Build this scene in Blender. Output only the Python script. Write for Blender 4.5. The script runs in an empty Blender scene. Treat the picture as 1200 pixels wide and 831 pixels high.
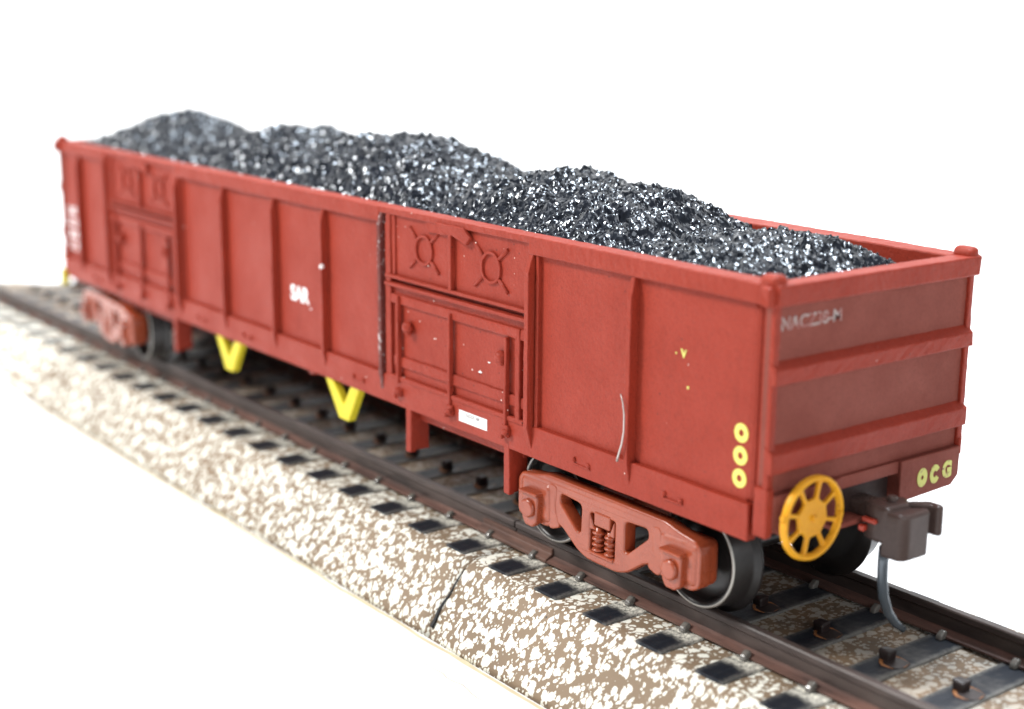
import bpy, bmesh, math, random
from mathutils import Vector, Matrix, noise
random.seed(7)
S = 0.001                      # everything below is written in millimetres of the real model
sc = bpy.context.scene
COL = sc.collection
PI = math.pi

# ------------------------------------------------------------------ materials
def nt(name):
    m = bpy.data.materials.new(name); m.use_nodes = True
    t = m.node_tree
    return m, t, t.nodes['Principled BSDF'], t.nodes.new('ShaderNodeTexCoord')
def N(t, kind, **kw):
    n = t.nodes.new(kind)
    for k, v in kw.items():
        if k in n.inputs: n.inputs[k].default_value = v
        else: setattr(n, k, v)
    return n
def noise_tex(t, tc, scale, detail=3.0, rough=0.55, vec=None):
    n = N(t, 'ShaderNodeTexNoise', Scale=scale, Detail=detail, Roughness=rough)
    t.links.new(vec if vec is not None else tc.outputs['Object'], n.inputs['Vector'])
    return n
def ramp(t, src, stops):
    r = t.nodes.new('ShaderNodeValToRGB')
    els = r.color_ramp.elements
    while len(els) < len(stops): els.new(0.5)
    for e, (p, c) in zip(els, stops):
        e.position = p; e.color = (c[0], c[1], c[2], 1) if hasattr(c, '__len__') else (c, c, c, 1)
    t.links.new(src, r.inputs['Fac'])
    return r
def mix(t, fac, a, b):
    m = t.nodes.new('ShaderNodeMix'); m.data_type = 'RGBA'
    for i, v in ((0, fac), (6, a), (7, b)):
        if hasattr(v, 'is_output') or hasattr(v, 'links'): t.links.new(v, m.inputs[i])
        elif i == 0: m.inputs[0].default_value = v
        else: m.inputs[i].default_value = (v[0], v[1], v[2], 1)
    return m.outputs[2]
def bump(t, bsdf, src, strength, dist_mm):
    b = N(t, 'ShaderNodeBump', Strength=strength, Distance=dist_mm * S)
    t.links.new(src, b.inputs['Height']); t.links.new(b.outputs['Normal'], bsdf.inputs['Normal'])
    return b
def paint(name, base, dark=None, rough=0.42, speck=0.0, dens=0.0, grain=0.25, grime=0.35, spec=0.2, scuff=False):
    m, t, b, tc = nt(name)
    dark = dark or tuple(c * 0.72 for c in base)
    n1 = noise_tex(t, tc, 160, 6, 0.62)
    r1 = ramp(t, n1.outputs['Fac'], [(0.3, dark), (0.62, base)])
    col = r1.outputs['Color']
    # fine dry brush dust, lighter
    n2 = noise_tex(t, tc, 1500, 4, 0.7)
    r2 = ramp(t, n2.outputs['Fac'], [(0.58, 0), (0.8, 0.13)])
    col = mix(t, r2.outputs['Color'], col, tuple(min(1, c * 1.35 + 0.03) for c in base))
    n8 = noise_tex(t, tc, 3800, 5, 0.75)
    r8 = ramp(t, n8.outputs['Fac'], [(0.36, 0.5), (0.52, 0)])
    col = mix(t, r8.outputs['Color'], col, tuple(c * 0.62 for c in base))
    # grime runs, stretched along z
    mp = N(t, 'ShaderNodeMapping'); mp.inputs['Scale'].default_value = (520, 520, 90)
    t.links.new(tc.outputs['Object'], mp.inputs['Vector'])
    n3 = noise_tex(t, tc, 1.0, 5, 0.6, mp.outputs['Vector'])
    r3 = ramp(t, n3.outputs['Fac'], [(0.58, 0), (0.8, grime)])
    col = mix(t, r3.outputs['Color'], col, tuple(c * 0.45 for c in base))
    if speck:
        v = N(t, 'ShaderNodeTexVoronoi', Scale=820.0, Randomness=1.0)
        t.links.new(tc.outputs['Object'], v.inputs['Vector'])
        rs = ramp(t, v.outputs['Distance'], [(0.05, 1), (0.085, 0)])
        n4 = noise_tex(t, tc, 230, 2, 0.5)
        rg = ramp(t, n4.outputs['Fac'], [(0.60 - dens, 0), (0.66 - dens, speck)])
        mul = N(t, 'ShaderNodeMath', operation='MULTIPLY')
        t.links.new(rs.outputs['Color'], mul.inputs[0]); t.links.new(rg.outputs['Color'], mul.inputs[1])
        col = mix(t, mul.outputs[0], col, (0.75, 0.66, 0.6))
        v2 = N(t, 'ShaderNodeTexVoronoi', Scale=1100.0, Randomness=1.0)
        mp2 = N(t, 'ShaderNodeMapping'); mp2.inputs['Location'].default_value = (0.013, 0.027, 0.041)
        t.links.new(tc.outputs['Object'], mp2.inputs['Vector']); t.links.new(mp2.outputs['Vector'], v2.inputs['Vector'])
        rs2 = ramp(t, v2.outputs['Distance'], [(0.07, 1), (0.12, 0)])
        n5 = noise_tex(t, tc, 150, 2, 0.5, mp2.outputs['Vector'])
        rg2 = ramp(t, n5.outputs['Fac'], [(0.57 - dens, 0), (0.64 - dens, speck)])
        mul2 = N(t, 'ShaderNodeMath', operation='MULTIPLY')
        t.links.new(rs2.outputs['Color'], mul2.inputs[0]); t.links.new(rg2.outputs['Color'], mul2.inputs[1])
        col = mix(t, mul2.outputs[0], col, (0.07, 0.015, 0.012))
    if scuff:
        n6 = noise_tex(t, tc, 1300, 5, 0.75)
        r6 = ramp(t, n6.outputs['Fac'], [(0.55, 0), (0.62, 0.8)])
        n7 = noise_tex(t, tc, 110, 1, 0.5)
        r7 = ramp(t, n7.outputs['Fac'], [(0.42, 0.1), (0.58, 1)])
        mul3 = N(t, 'ShaderNodeMath', operation='MULTIPLY')
        t.links.new(r6.outputs['Color'], mul3.inputs[0]); t.links.new(r7.outputs['Color'], mul3.inputs[1])
        col = mix(t, mul3.outputs[0], col, (0.55, 0.52, 0.52))
    t.links.new(col, b.inputs['Base Color'])
    b.inputs['Specular IOR Level'].default_value = spec
    rr = ramp(t, n1.outputs['Fac'], [(0.3, rough + 0.12), (0.7, rough - 0.05)])
    t.links.new(rr.outputs['Color'], b.inputs['Roughness'])
    if grain: bump(t, b, n2.outputs['Fac'], grain, 0.11)
    return m
RED = (0.272, 0.0305, 0.0150)
M = {}
M['red'] = paint('oxide_red_paint', RED, (0.235, 0.0255, 0.0125), 0.47, speck=0.85, grain=0.8, grime=0.22)
M['red_grit'] = paint('gritty_red_paint', RED, (0.225, 0.024, 0.012), 0.5, speck=0.95, dens=0.09, grain=0.9, grime=0.35)
M['red_scuffed'] = paint('scuffed_red_paint', (0.13, 0.028, 0.022), None, 0.5, speck=0.9, grain=0.5, scuff=True)
M['red_end'] = paint('dusty_red_paint', (0.215, 0.056, 0.040), (0.17, 0.043, 0.031), 0.66, speck=0.3, grain=0.5, grime=0.2)
M['bogie'] = paint('terracotta_plastic', (0.31, 0.060, 0.023), (0.23, 0.040, 0.016), 0.24, grain=0.10, grime=0.3, spec=0.5)
M['yellow'] = paint('yellow_paint', (0.66, 0.56, 0.03), (0.52, 0.42, 0.02), 0.4, grain=0.2, grime=0.12)
M['amber'] = paint('amber_yellow_paint', (0.74, 0.36, 0.018), (0.60, 0.25, 0.012), 0.34, grain=0.2, grime=0.25)
M['dark'] = paint('dark_underframe', (0.035, 0.02, 0.018), None, 0.6, grain=0.3)
M['coupler'] = paint('grey_brown_coupler', (0.085, 0.056, 0.048), (0.06, 0.04, 0.036), 0.26, grain=0.3, grime=0.3)
M['wheel'] = paint('blackened_wheel', (0.022, 0.019, 0.018), (0.012, 0.010, 0.010), 0.3, grain=0.15, spec=0.35)
M['sleeper'] = None

def letter_mat(name, colour, wear, under=RED):
    m, t, b, tc = nt(name)
    n = noise_tex(t, tc, 1500, 4, 0.7)
    r = ramp(t, n.outputs['Fac'], [(wear - 0.08, 1), (wear + 0.02, 0)])
    t.links.new(mix(t, r.outputs['Color'], colour, under), b.inputs['Base Color'])
    b.inputs['Roughness'].default_value = 0.5
    return m
M['white_letter'] = letter_mat('white_lettering', (0.82, 0.78, 0.78), 0.36)
M['worn_letter'] = letter_mat('worn_white_lettering', (0.33, 0.27, 0.25), 0.53, (0.25, 0.07, 0.055))
M['yellow_letter'] = letter_mat('yellow_marking', (0.68, 0.62, 0.12), 0.36)
M['yellow_worn'] = letter_mat('worn_yellow_marking', (0.55, 0.52, 0.12), 0.44, (0.25, 0.08, 0.05))
M['yellow_dull'] = letter_mat('dull_yellow_marking', (0.52, 0.52, 0.11), 0.40, (0.22, 0.07, 0.05))
M['ink'] = letter_mat('grey_ink', (0.25, 0.23, 0.23), 0.45, (0.75, 0.73, 0.7))
def plain(name, colour, rough=0.5, metal=0.0, spec=0.5):
    m, t, b, tc = nt(name)
    n = noise_tex(t, tc, 420, 5, 0.6)
    r = ramp(t, n.outputs['Fac'], [(0.3, tuple(c * 0.8 for c in colour)), (0.7, colour)])
    t.links.new(r.outputs['Color'], b.inputs['Base Color'])
    b.inputs['Roughness'].default_value = rough; b.inputs['Metallic'].default_value = metal
    b.inputs['Specular IOR Level'].default_value = spec
    return m
M['plate'] = plain('white_decal_paper', (0.86, 0.85, 0.83), 0.5)
M['steel'] = plain('worn_steel', (0.36, 0.34, 0.31), 0.42, 0.8)
M['wire'] = plain('dull_silver_wire', (0.5, 0.45, 0.42), 0.35, 0.6)
M['trip'] = plain('blue_grey_wire', (0.10, 0.12, 0.14), 0.25, 0.3, 0.6)
M['redspring'] = plain('bright_red_paint', (0.45, 0.05, 0.025), 0.4)

def rail_mat(name, a, c, rough):
    m, t, b, tc = nt(name)
    mp = N(t, 'ShaderNodeMapping'); mp.inputs['Scale'].default_value = (130, 700, 700)
    t.links.new(tc.outputs['Object'], mp.inputs['Vector'])
    n = noise_tex(t, tc, 1, 6, 0.65, mp.outputs['Vector'])
    r = ramp(t, n.outputs['Fac'], [(0.32, a), (0.68, c)])
    t.links.new(r.outputs['Color'], b.inputs['Base Color'])
    b.inputs['Roughness'].default_value = rough; b.inputs['Specular IOR Level'].default_value = 0.3
    bump(t, b, n.outputs['Fac'], 0.3, 0.06)
    return m
M['railhead'] = rail_mat('dark_weathered_rail', (0.03, 0.022, 0.020), (0.085, 0.062, 0.055), 0.38)
M['railfoot'] = rail_mat('rusty_rail_foot', (0.055, 0.032, 0.027), (0.17, 0.088, 0.068), 0.55)
M['joiner'] = rail_mat('rusty_joiner', (0.055, 0.032, 0.026), (0.17, 0.088, 0.064), 0.5)
def sleeper_mat():
    m, t, b, tc = nt('black_moulded_sleeper')
    mp = N(t, 'ShaderNodeMapping'); mp.inputs['Scale'].default_value = (2600, 240, 900)
    t.links.new(tc.outputs['Object'], mp.inputs['Vector'])
    n = noise_tex(t, tc, 1, 5, 0.7, mp.outputs['Vector'])
    r = ramp(t, n.outputs['Fac'], [(0.35, (0.008, 0.010, 0.015)), (0.75, (0.019, 0.023, 0.031))])
    n2 = noise_tex(t, tc, 340, 4, 0.6)
    r2 = ramp(t, n2.outputs['Fac'], [(0.54, 0), (0.74, 0.2)])
    t.links.new(mix(t, r2.outputs['Color'], r.outputs['Color'], (0.30, 0.27, 0.24)), b.inputs['Base Color'])
    dust = t.links[-1].from_socket
    sx = N(t, 'ShaderNodeSeparateXYZ'); t.links.new(tc.outputs['Object'], sx.inputs[0])
    ab = N(t, 'ShaderNodeMath', operation='ABSOLUTE'); t.links.new(sx.outputs[1], ab.inputs[0])
    df = N(t, 'ShaderNodeMath', operation='SUBTRACT'); df.inputs[1].default_value = 0.0105; t.links.new(ab.outputs[0], df.inputs[0])
    aa = N(t, 'ShaderNodeMath', operation='ABSOLUTE'); t.links.new(df.outputs[0], aa.inputs[0])
    nd = noise_tex(t, tc, 900, 4, 0.7)
    ma = N(t, 'ShaderNodeMath', operation='MULTIPLY_ADD'); ma.inputs[1].default_value = 0.0016; t.links.new(nd.outputs['Fac'], ma.inputs[0]); t.links.new(aa.outputs[0], ma.inputs[2])
    rd = N(t, 'ShaderNodeMapRange'); rd.inputs['From Min'].default_value = 0.0022; rd.inputs['From Max'].default_value = 0.0012; t.links.new(ma.outputs[0], rd.inputs['Value'])
    nd2 = noise_tex(t, tc, 2200, 5, 0.75)
    md = N(t, 'ShaderNodeMath', operation='MULTIPLY'); t.links.new(rd.outputs[0], md.inputs[0])
    q1 = ramp(t, nd2.outputs['Fac'], [(0.40, 0.1), (0.56, 1.0)]); t.links.new(q1.outputs['Color'], md.inputs[1])
    c1 = mix(t, md.outputs[0], dust, (0.78, 0.76, 0.66))
    ax = N(t, 'ShaderNodeMath', operation='ABSOLUTE'); t.links.new(sx.outputs[0], ax.inputs[0])
    me_ = N(t, 'ShaderNodeMath', operation='MULTIPLY_ADD'); me_.inputs[1].default_value = 0.0016; t.links.new(nd2.outputs['Fac'], me_.inputs[0]); t.links.new(ax.outputs[0], me_.inputs[2])
    re_ = N(t, 'ShaderNodeMapRange'); re_.inputs['From Min'].default_value = 0.0019; re_.inputs['From Max'].default_value = 0.0027; re_.inputs['To Max'].default_value = 0.4; t.links.new(me_.outputs[0], re_.inputs['Value'])
    t.links.new(mix(t, re_.outputs[0], c1, (0.36, 0.34, 0.30)), b.inputs['Base Color'])
    b.inputs['Roughness'].default_value = 0.5; b.inputs['Specular IOR Level'].default_value = 0.25
    bump(t, b, n.outputs['Fac'], 0.6, 0.1)
    return m
M['sleeper'] = sleeper_mat()
M['clip'] = plain('grey_clip', (0.15, 0.14, 0.125), 0.2, 0.0, 1.0)
M['spike'] = plain('dark_brown_spike', (0.022, 0.013, 0.012), 0.45)
M['rusty'] = plain('rust_ring', (0.30, 0.12, 0.04), 0.6)

def ballast_mat():
    m, t, b, tc = nt('printed_ballast_foam')
    warp = noise_tex(t, tc, 900, 3, 0.6)
    sub = N(t, 'ShaderNodeVectorMath', operation='SUBTRACT'); sub.inputs[1].default_value = (0.5, 0.5, 0.5)
    t.links.new(warp.outputs['Color'], sub.inputs[0])
    scl = N(t, 'ShaderNodeVectorMath', operation='SCALE'); scl.inputs['Scale'].default_value = 0.0009
    t.links.new(sub.outputs[0], scl.inputs[0])
    add = N(t, 'ShaderNodeVectorMath', operation='ADD')
    t.links.new(tc.outputs['Object'], add.inputs[0]); t.links.new(scl.outputs[0], add.inputs[1])
    mp = N(t, 'ShaderNodeMapping'); mp.inputs['Scale'].default_value = (1.1, 0.95, 0.85)
    t.links.new(add.outputs[0], mp.inputs['Vector'])
    def blobs(scale, lo, hi, off):
        o = N(t, 'ShaderNodeVectorMath', operation='ADD'); o.inputs[1].default_value = off
        t.links.new(mp.outputs['Vector'], o.inputs[0])
        v = N(t, 'ShaderNodeTexVoronoi', Scale=scale, Randomness=1.0)
        t.links.new(o.outputs[0], v.inputs['Vector'])
        sepc = N(t, 'ShaderNodeSeparateColor'); t.links.new(v.outputs['Color'], sepc.inputs[0])
        mr = N(t, 'ShaderNodeMapRange'); mr.inputs['To Min'].default_value = lo; mr.inputs['To Max'].default_value = hi
        t.links.new(sepc.outputs[0], mr.inputs['Value'])
        s = N(t, 'ShaderNodeMath', operation='SUBTRACT')
        t.links.new(mr.outputs[0], s.inputs[0]); t.links.new(v.outputs['Distance'], s.inputs[1])
        mm = N(t, 'ShaderNodeMapRange'); mm.inputs['From Min'].default_value = -0.02; mm.inputs['From Max'].default_value = 0.05
        t.links.new(s.outputs[0], mm.inputs['Value'])
        return mm.outputs[0]
    b1 = blobs(980, 0.22, 0.60, (0, 0, 0)); b2 = blobs(2100, 0.20, 0.52, (0.31, 0.17, 0.05))
    mx = N(t, 'ShaderNodeMath', operation='MAXIMUM'); t.links.new(b1, mx.inputs[0]); t.links.new(b2, mx.inputs[1])
    nb = noise_tex(t, tc, 60, 3, 0.5)
    tan = ramp(t, nb.outputs['Fac'], [(0.3, (0.19, 0.135, 0.085)), (0.7, (0.24, 0.172, 0.110))])
    col = mix(t, mx.outputs[0], tan.outputs['Color'], (0.80, 0.80, 0.72))
    vd = N(t, 'ShaderNodeTexVoronoi', Scale=330.0); t.links.new(tc.outputs['Object'], vd.inputs['Vector'])
    rd = ramp(t, vd.outputs['Distance'], [(0.035, 0.9), (0.06, 0)])
    col = mix(t, rd.outputs['Color'], col, (0.05, 0.045, 0.045))
    # brown weathering plus painted wagon shade between the rails and along their feet
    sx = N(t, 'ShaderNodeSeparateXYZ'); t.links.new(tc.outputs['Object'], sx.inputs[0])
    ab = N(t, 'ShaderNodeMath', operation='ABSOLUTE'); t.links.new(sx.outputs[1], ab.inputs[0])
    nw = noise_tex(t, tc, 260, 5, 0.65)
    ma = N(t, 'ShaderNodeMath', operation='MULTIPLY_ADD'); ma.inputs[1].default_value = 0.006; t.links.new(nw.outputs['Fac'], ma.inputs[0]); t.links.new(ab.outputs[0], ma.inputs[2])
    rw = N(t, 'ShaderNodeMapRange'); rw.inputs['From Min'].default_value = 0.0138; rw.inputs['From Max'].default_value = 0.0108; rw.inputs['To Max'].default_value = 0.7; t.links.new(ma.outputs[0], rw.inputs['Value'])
    dirt_shade = ramp(t, nw.outputs['Fac'], [(0.35, (0.045, 0.030, 0.020)), (0.7, (0.20, 0.12, 0.06))])
    col = mix(t, rw.outputs[0], col, dirt_shade.outputs['Color'])
    t.links.new(col, b.inputs['Base Color'])
    b.inputs['Roughness'].default_value = 0.7
    nf = noise_tex(t, tc, 2500, 3, 0.6)
    bump(t, b, nf.outputs['Fac'], 0.35, 0.08)
    return m
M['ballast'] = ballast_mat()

def coal_mat():
    m, t, b, tc = nt('glossy_black_coal')
    n = noise_tex(t, tc, 500, 4, 0.6)
    r = ramp(t, n.outputs['Fac'], [(0.3, (0.004, 0.005, 0.008)), (0.7, (0.014, 0.017, 0.024))])
    t.links.new(r.outputs['Color'], b.inputs['Base Color'])
    b.inputs['Roughness'].default_value = 0.10
    b.inputs['Specular IOR Level'].default_value = 0.5
    b.inputs['Specular Tint'].default_value = (0.86, 0.93, 1.0, 1)
    n2 = noise_tex(t, tc, 1100, 2, 0.5)
    bump(t, b, n2.outputs['Fac'], 0.3, 0.2)
    return m
M['coal'] = coal_mat()
def table_mat():
    m, t, b, tc = nt('white_card')
    mp = N(t, 'ShaderNodeMapping'); mp.inputs['Scale'].default_value = (25, 160, 25)
    t.links.new(tc.outputs['Object'], mp.inputs['Vector'])
    n = noise_tex(t, tc, 1, 4, 0.55, mp.outputs['Vector'])
    r = ramp(t, n.outputs['Fac'], [(0.4, (0.82, 0.82, 0.82)), (0.75, (0.80, 0.79, 0.77))])
    t.links.new(r.outputs['Color'], b.inputs['Base Color'])
    b.inputs['Roughness'].default_value = 0.75; b.inputs['Specular IOR Level'].default_value = 0.2
    return m
M['card'] = table_mat()
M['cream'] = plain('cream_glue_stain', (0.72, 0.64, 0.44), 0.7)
M['crease'] = plain('pencil_grey', (0.55, 0.50, 0.42), 0.8)
M['seam'] = plain('dark_seam', (0.02, 0.02, 0.022), 0.8)

# ------------------------------------------------------------------ mesh helpers (mm)
def bow(v):                     # the far side of the moulded body bulges outwards a little
    if v.y > 11.5 and v.z > 9:
        k = (v.x + 77) / 77
        v.y += 1.25 * max(0, 1 - k ** 4)
    return v
LUMPY = {'top_rail', 'rib', 'door_post', 'hinge_rail', 'cross_bar', 'upright_bar', 'door_frame', 'corner_post', 'corner_block', 'top_latch', 'support_post', 'side_sill'}
class MB:
    def __init__(s): s.bm = bmesh.new()
    def _bev(s, verts, w, seg=2):
        if w <= 0: return
        es = list({e for v in verts for e in v.link_edges})
        bmesh.ops.bevel(s.bm, geom=es, offset=w, segments=seg, affect='EDGES', clamp_overlap=True, profile=0.5)
    def box(s, x0, x1, y0, y1, z0, z1, bev=0.1, rot=None, seg=2):
        r = bmesh.ops.create_cube(s.bm, size=1.0); vs = r['verts']
        c = Vector(((x0 + x1) / 2, (y0 + y1) / 2, (z0 + z1) / 2))
        for v in vs:
            v.co = Vector((v.co.x * (x1 - x0), v.co.y * (y1 - y0), v.co.z * (z1 - z0)))
            if rot is not None: v.co = rot @ v.co
            v.co += c
        s._bev(vs, min(bev, 0.45 * min(x1 - x0, y1 - y0, z1 - z0)), seg)
        return s
    def prism(s, pts, axis, a0, a1, bev=0.08, seg=2):
        """pts 2D polygon; axis 'x': pts=(y,z); 'y': pts=(x,z); 'z': pts=(x,y)"""
        def P(p, a):
            return {'x': (a, p[0], p[1]), 'y': (p[0], a, p[1]), 'z': (p[0], p[1], a)}[axis]
        A = [s.bm.verts.new(P(p, a0)) for p in pts]; B = [s.bm.verts.new(P(p, a1)) for p in pts]
        fs = [s.bm.faces.new(A), s.bm.faces.new(B[::-1])]
        n = len(pts)
        for i in range(n):
            fs.append(s.bm.faces.new((A[i], B[i], B[(i + 1) % n], A[(i + 1) % n])))
        bmesh.ops.recalc_face_normals(s.bm, faces=fs)
        s._bev(A + B, bev, seg)
        return s
    def lathe(s, prof, centre, axis='y', seg=64, smooth=True):
        """prof: list of (radius, offset along axis)"""
        rings = []
        for r, a in prof:
            ring = []
            for k in range(seg):
                th = 2 * PI * k / seg; c, q = math.cos(th) * r, math.sin(th) * r
                p = {'y': (c, a, q), 'x': (a, c, q), 'z': (c, q, a)}[axis]
                ring.append(s.bm.verts.new(Vector(p) + Vector(centre)))
            rings.append(ring)
        fs = []
        for i in range(len(rings) - 1):
            for k in range(seg):
                f = s.bm.faces.new((rings[i][k], rings[i][(k + 1) % seg], rings[i + 1][(k + 1) % seg], rings[i + 1][k]))
                f.smooth = smooth; fs.append(f)
        fs.append(s.bm.faces.new(rings[0])); fs.append(s.bm.faces.new(rings[-1]))
        bmesh.ops.recalc_face_normals(s.bm, faces=fs)
        return s
    def tube(s, pts, rads, seg=12):
        pts = [Vector(p) for p in pts]
        if not hasattr(rads, '__len__'): rads = [rads] * len(pts)
        rings = []
        up = Vector((0.13, 0.21, 0.97))
        for i, p in enumerate(pts):
            d = (pts[min(i + 1, len(pts) - 1)] - pts[max(i - 1, 0)]).normalized()
            a = d.cross(up)
            if a.length < 1e-3: a = d.cross(Vector((1, 0, 0)))
            a.normalize(); b = d.cross(a)
            rings.append([s.bm.verts.new(p + (a * math.cos(2 * PI * k / seg) + b * math.sin(2 * PI * k / seg)) * rads[i]) for k in range(seg)])
        fs = []
        for i in range(len(rings) - 1):
            for k in range(seg):
                f = s.bm.faces.new((rings[i][k], rings[i][(k + 1) % seg], rings[i + 1][(k + 1) % seg], rings[i + 1][k])); f.smooth = True; fs.append(f)
        fs.append(s.bm.faces.new(rings[0])); fs.append(s.bm.faces.new(rings[-1]))
        bmesh.ops.recalc_face_normals(s.bm, faces=fs)
        return s
    def blob(s, c, r, sub=2, jitter=0.0):
        g = bmesh.ops.create_icosphere(s.bm, subdivisions=sub, radius=1.0)
        for v in g['verts']:
            k = 1 + jitter * noise.noise(v.co * 2.3 + Vector(c))
            v.co = Vector((v.co.x * r[0] * k, v.co.y * r[1] * k, v.co.z * r[2] * k)) + Vector(c)
        for f in {f for v in g['verts'] for f in v.link_faces}: f.smooth = True
        return s
    def add_mesh(s, me, mat4):
        n0 = len(s.bm.verts); s.bm.from_mesh(me); s.bm.verts.ensure_lookup_table()
        for v in s.bm.verts[n0:]: v.co = mat4 @ v.co
        return s
    def rough(s, amp, scale=1.3):
        for v in s.bm.verts:
            v.co += Vector((noise.noise(v.co * scale), noise.noise(v.co * scale + Vector((9, 3, 1))), noise.noise(v.co * scale + Vector((2, 7, 5))))) * amp
        return s
    def lumpy(s, amp=0.045, scale=2.0, step=0.8):
        for _ in range(6):
            es = [e for e in s.bm.edges if e.calc_length() > step]
            if not es or len(s.bm.verts) > 12000: break
            bmesh.ops.subdivide_edges(s.bm, edges=es, cuts=1, use_grid_fill=True)
        return s.rough(amp, scale)
    def build(s, name, mat, parent=None, origin=None, warp=None, kind=None):
        if name in LUMPY: s.lumpy()
        o_mm = Vector(parent['_o']) if parent is not None else Vector(origin or (0, 0, 0))
        for v in s.bm.verts:
            if warp: warp(v.co)
            v.co = (v.co - o_mm) * S
        me = bpy.data.meshes.new(name); s.bm.to_mesh(me); s.bm.free()
        mats = mat if isinstance(mat, (list, tuple)) else [mat]
        for q in mats: me.materials.append(q)
        o = bpy.data.objects.new(name, me); COL.objects.link(o)
        o['_o'] = tuple(o_mm)
        if parent is not None: o.parent = parent
        else: o.location = o_mm * S
        return o
def thing(name, label, cat, loc, group=None):
    o = bpy.data.objects.new(name, None); COL.objects.link(o)
    o.empty_display_size = 0.01
    o.location = Vector(loc) * S; o['_o'] = tuple(loc)
    o['label'] = label; o['category'] = cat
    if group: o['group'] = group
    return o
def curve_mesh(loops, half, bev=0.0, res=3):
    """filled 2-D outline with holes, in XY, extruded along Z by +-half (mm); returns a mesh"""
    cu = bpy.data.curves.new('outline', 'CURVE'); cu.dimensions = '2D'; cu.fill_mode = 'BOTH'
    cu.extrude = half - bev; cu.bevel_depth = bev; cu.bevel_resolution = res
    cu.offset = -bev
    for lp in loops:
        sp = cu.splines.new('POLY'); sp.points.add(len(lp) - 1); sp.use_cyclic_u = True
        for p, q in zip(sp.points, lp): p.co = (q[0], q[1], 0, 1)
    ob = bpy.data.objects.new('outline', cu); COL.objects.link(ob)
    dg = bpy.context.evaluated_depsgraph_get()
    me = bpy.data.meshes.new_from_object(ob.evaluated_get(dg))
    bpy.data.objects.remove(ob); bpy.data.curves.remove(cu)
    return me
def text_mesh(txt, size, extr=0.02, bold=0.0, spacing=1.0):
    cu = bpy.data.curves.new('text', 'FONT'); cu.body = txt; cu.size = size; cu.extrude = extr; cu.offset = bold
    cu.align_x = 'CENTER'; cu.align_y = 'CENTER'; cu.space_character = spacing
    ob = bpy.data.objects.new('text', cu); COL.objects.link(ob)
    dg = bpy.context.evaluated_depsgraph_get()
    me = bpy.data.meshes.new_from_object(ob.evaluated_get(dg))
    bpy.data.objects.remove(ob); bpy.data.curves.remove(cu)
    return me
def on_side(x, y, z, rot=0.0, sx=1.0, sz=1.0):      # XY of the flat mesh -> X,Z on a wall facing -Y
    return Matrix.Translation((x, y, z)) @ Matrix.Rotation(PI / 2, 4, 'X') @ Matrix.Rotation(rot, 4, 'Z') @ Matrix.Diagonal((sx, sz, 1, 1))
def on_end(x, y, z, rot=0.0, sx=1.0, sz=1.0):       # -> Y,Z on a wall facing +X
    return Matrix.Translation((x, y, z)) @ Matrix.Rotation(PI / 2, 4, 'Z') @ Matrix.Rotation(PI / 2, 4, 'X') @ Matrix.Rotation(rot, 4, 'Z') @ Matrix.Diagonal((sx, sz, 1, 1))
def circle(r, n=32, cx=0, cy=0, a0=0):
    return [(cx + r * math.cos(a0 + 2 * PI * k / n), cy + r * math.sin(a0 + 2 * PI * k / n)) for k in range(n)]
def rounded(pts, r, n=4):
    out = []
    m = len(pts)
    for i in range(m):
        p0, p, p1 = Vector(pts[i - 1]), Vector(pts[i]), Vector(pts[(i + 1) % m])
        a = (p0 - p); b = (p1 - p); rr = min(r, a.length * 0.45, b.length * 0.45)
        a.normalize(); b.normalize()
        q0, q1 = p + a * rr, p + b * rr
        for k in range(n + 1):
            t_ = k / n
            out.append(tuple((1 - t_) ** 2 * q0 + 2 * t_ * (1 - t_) * p + t_ ** 2 * q1))
    return out

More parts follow.
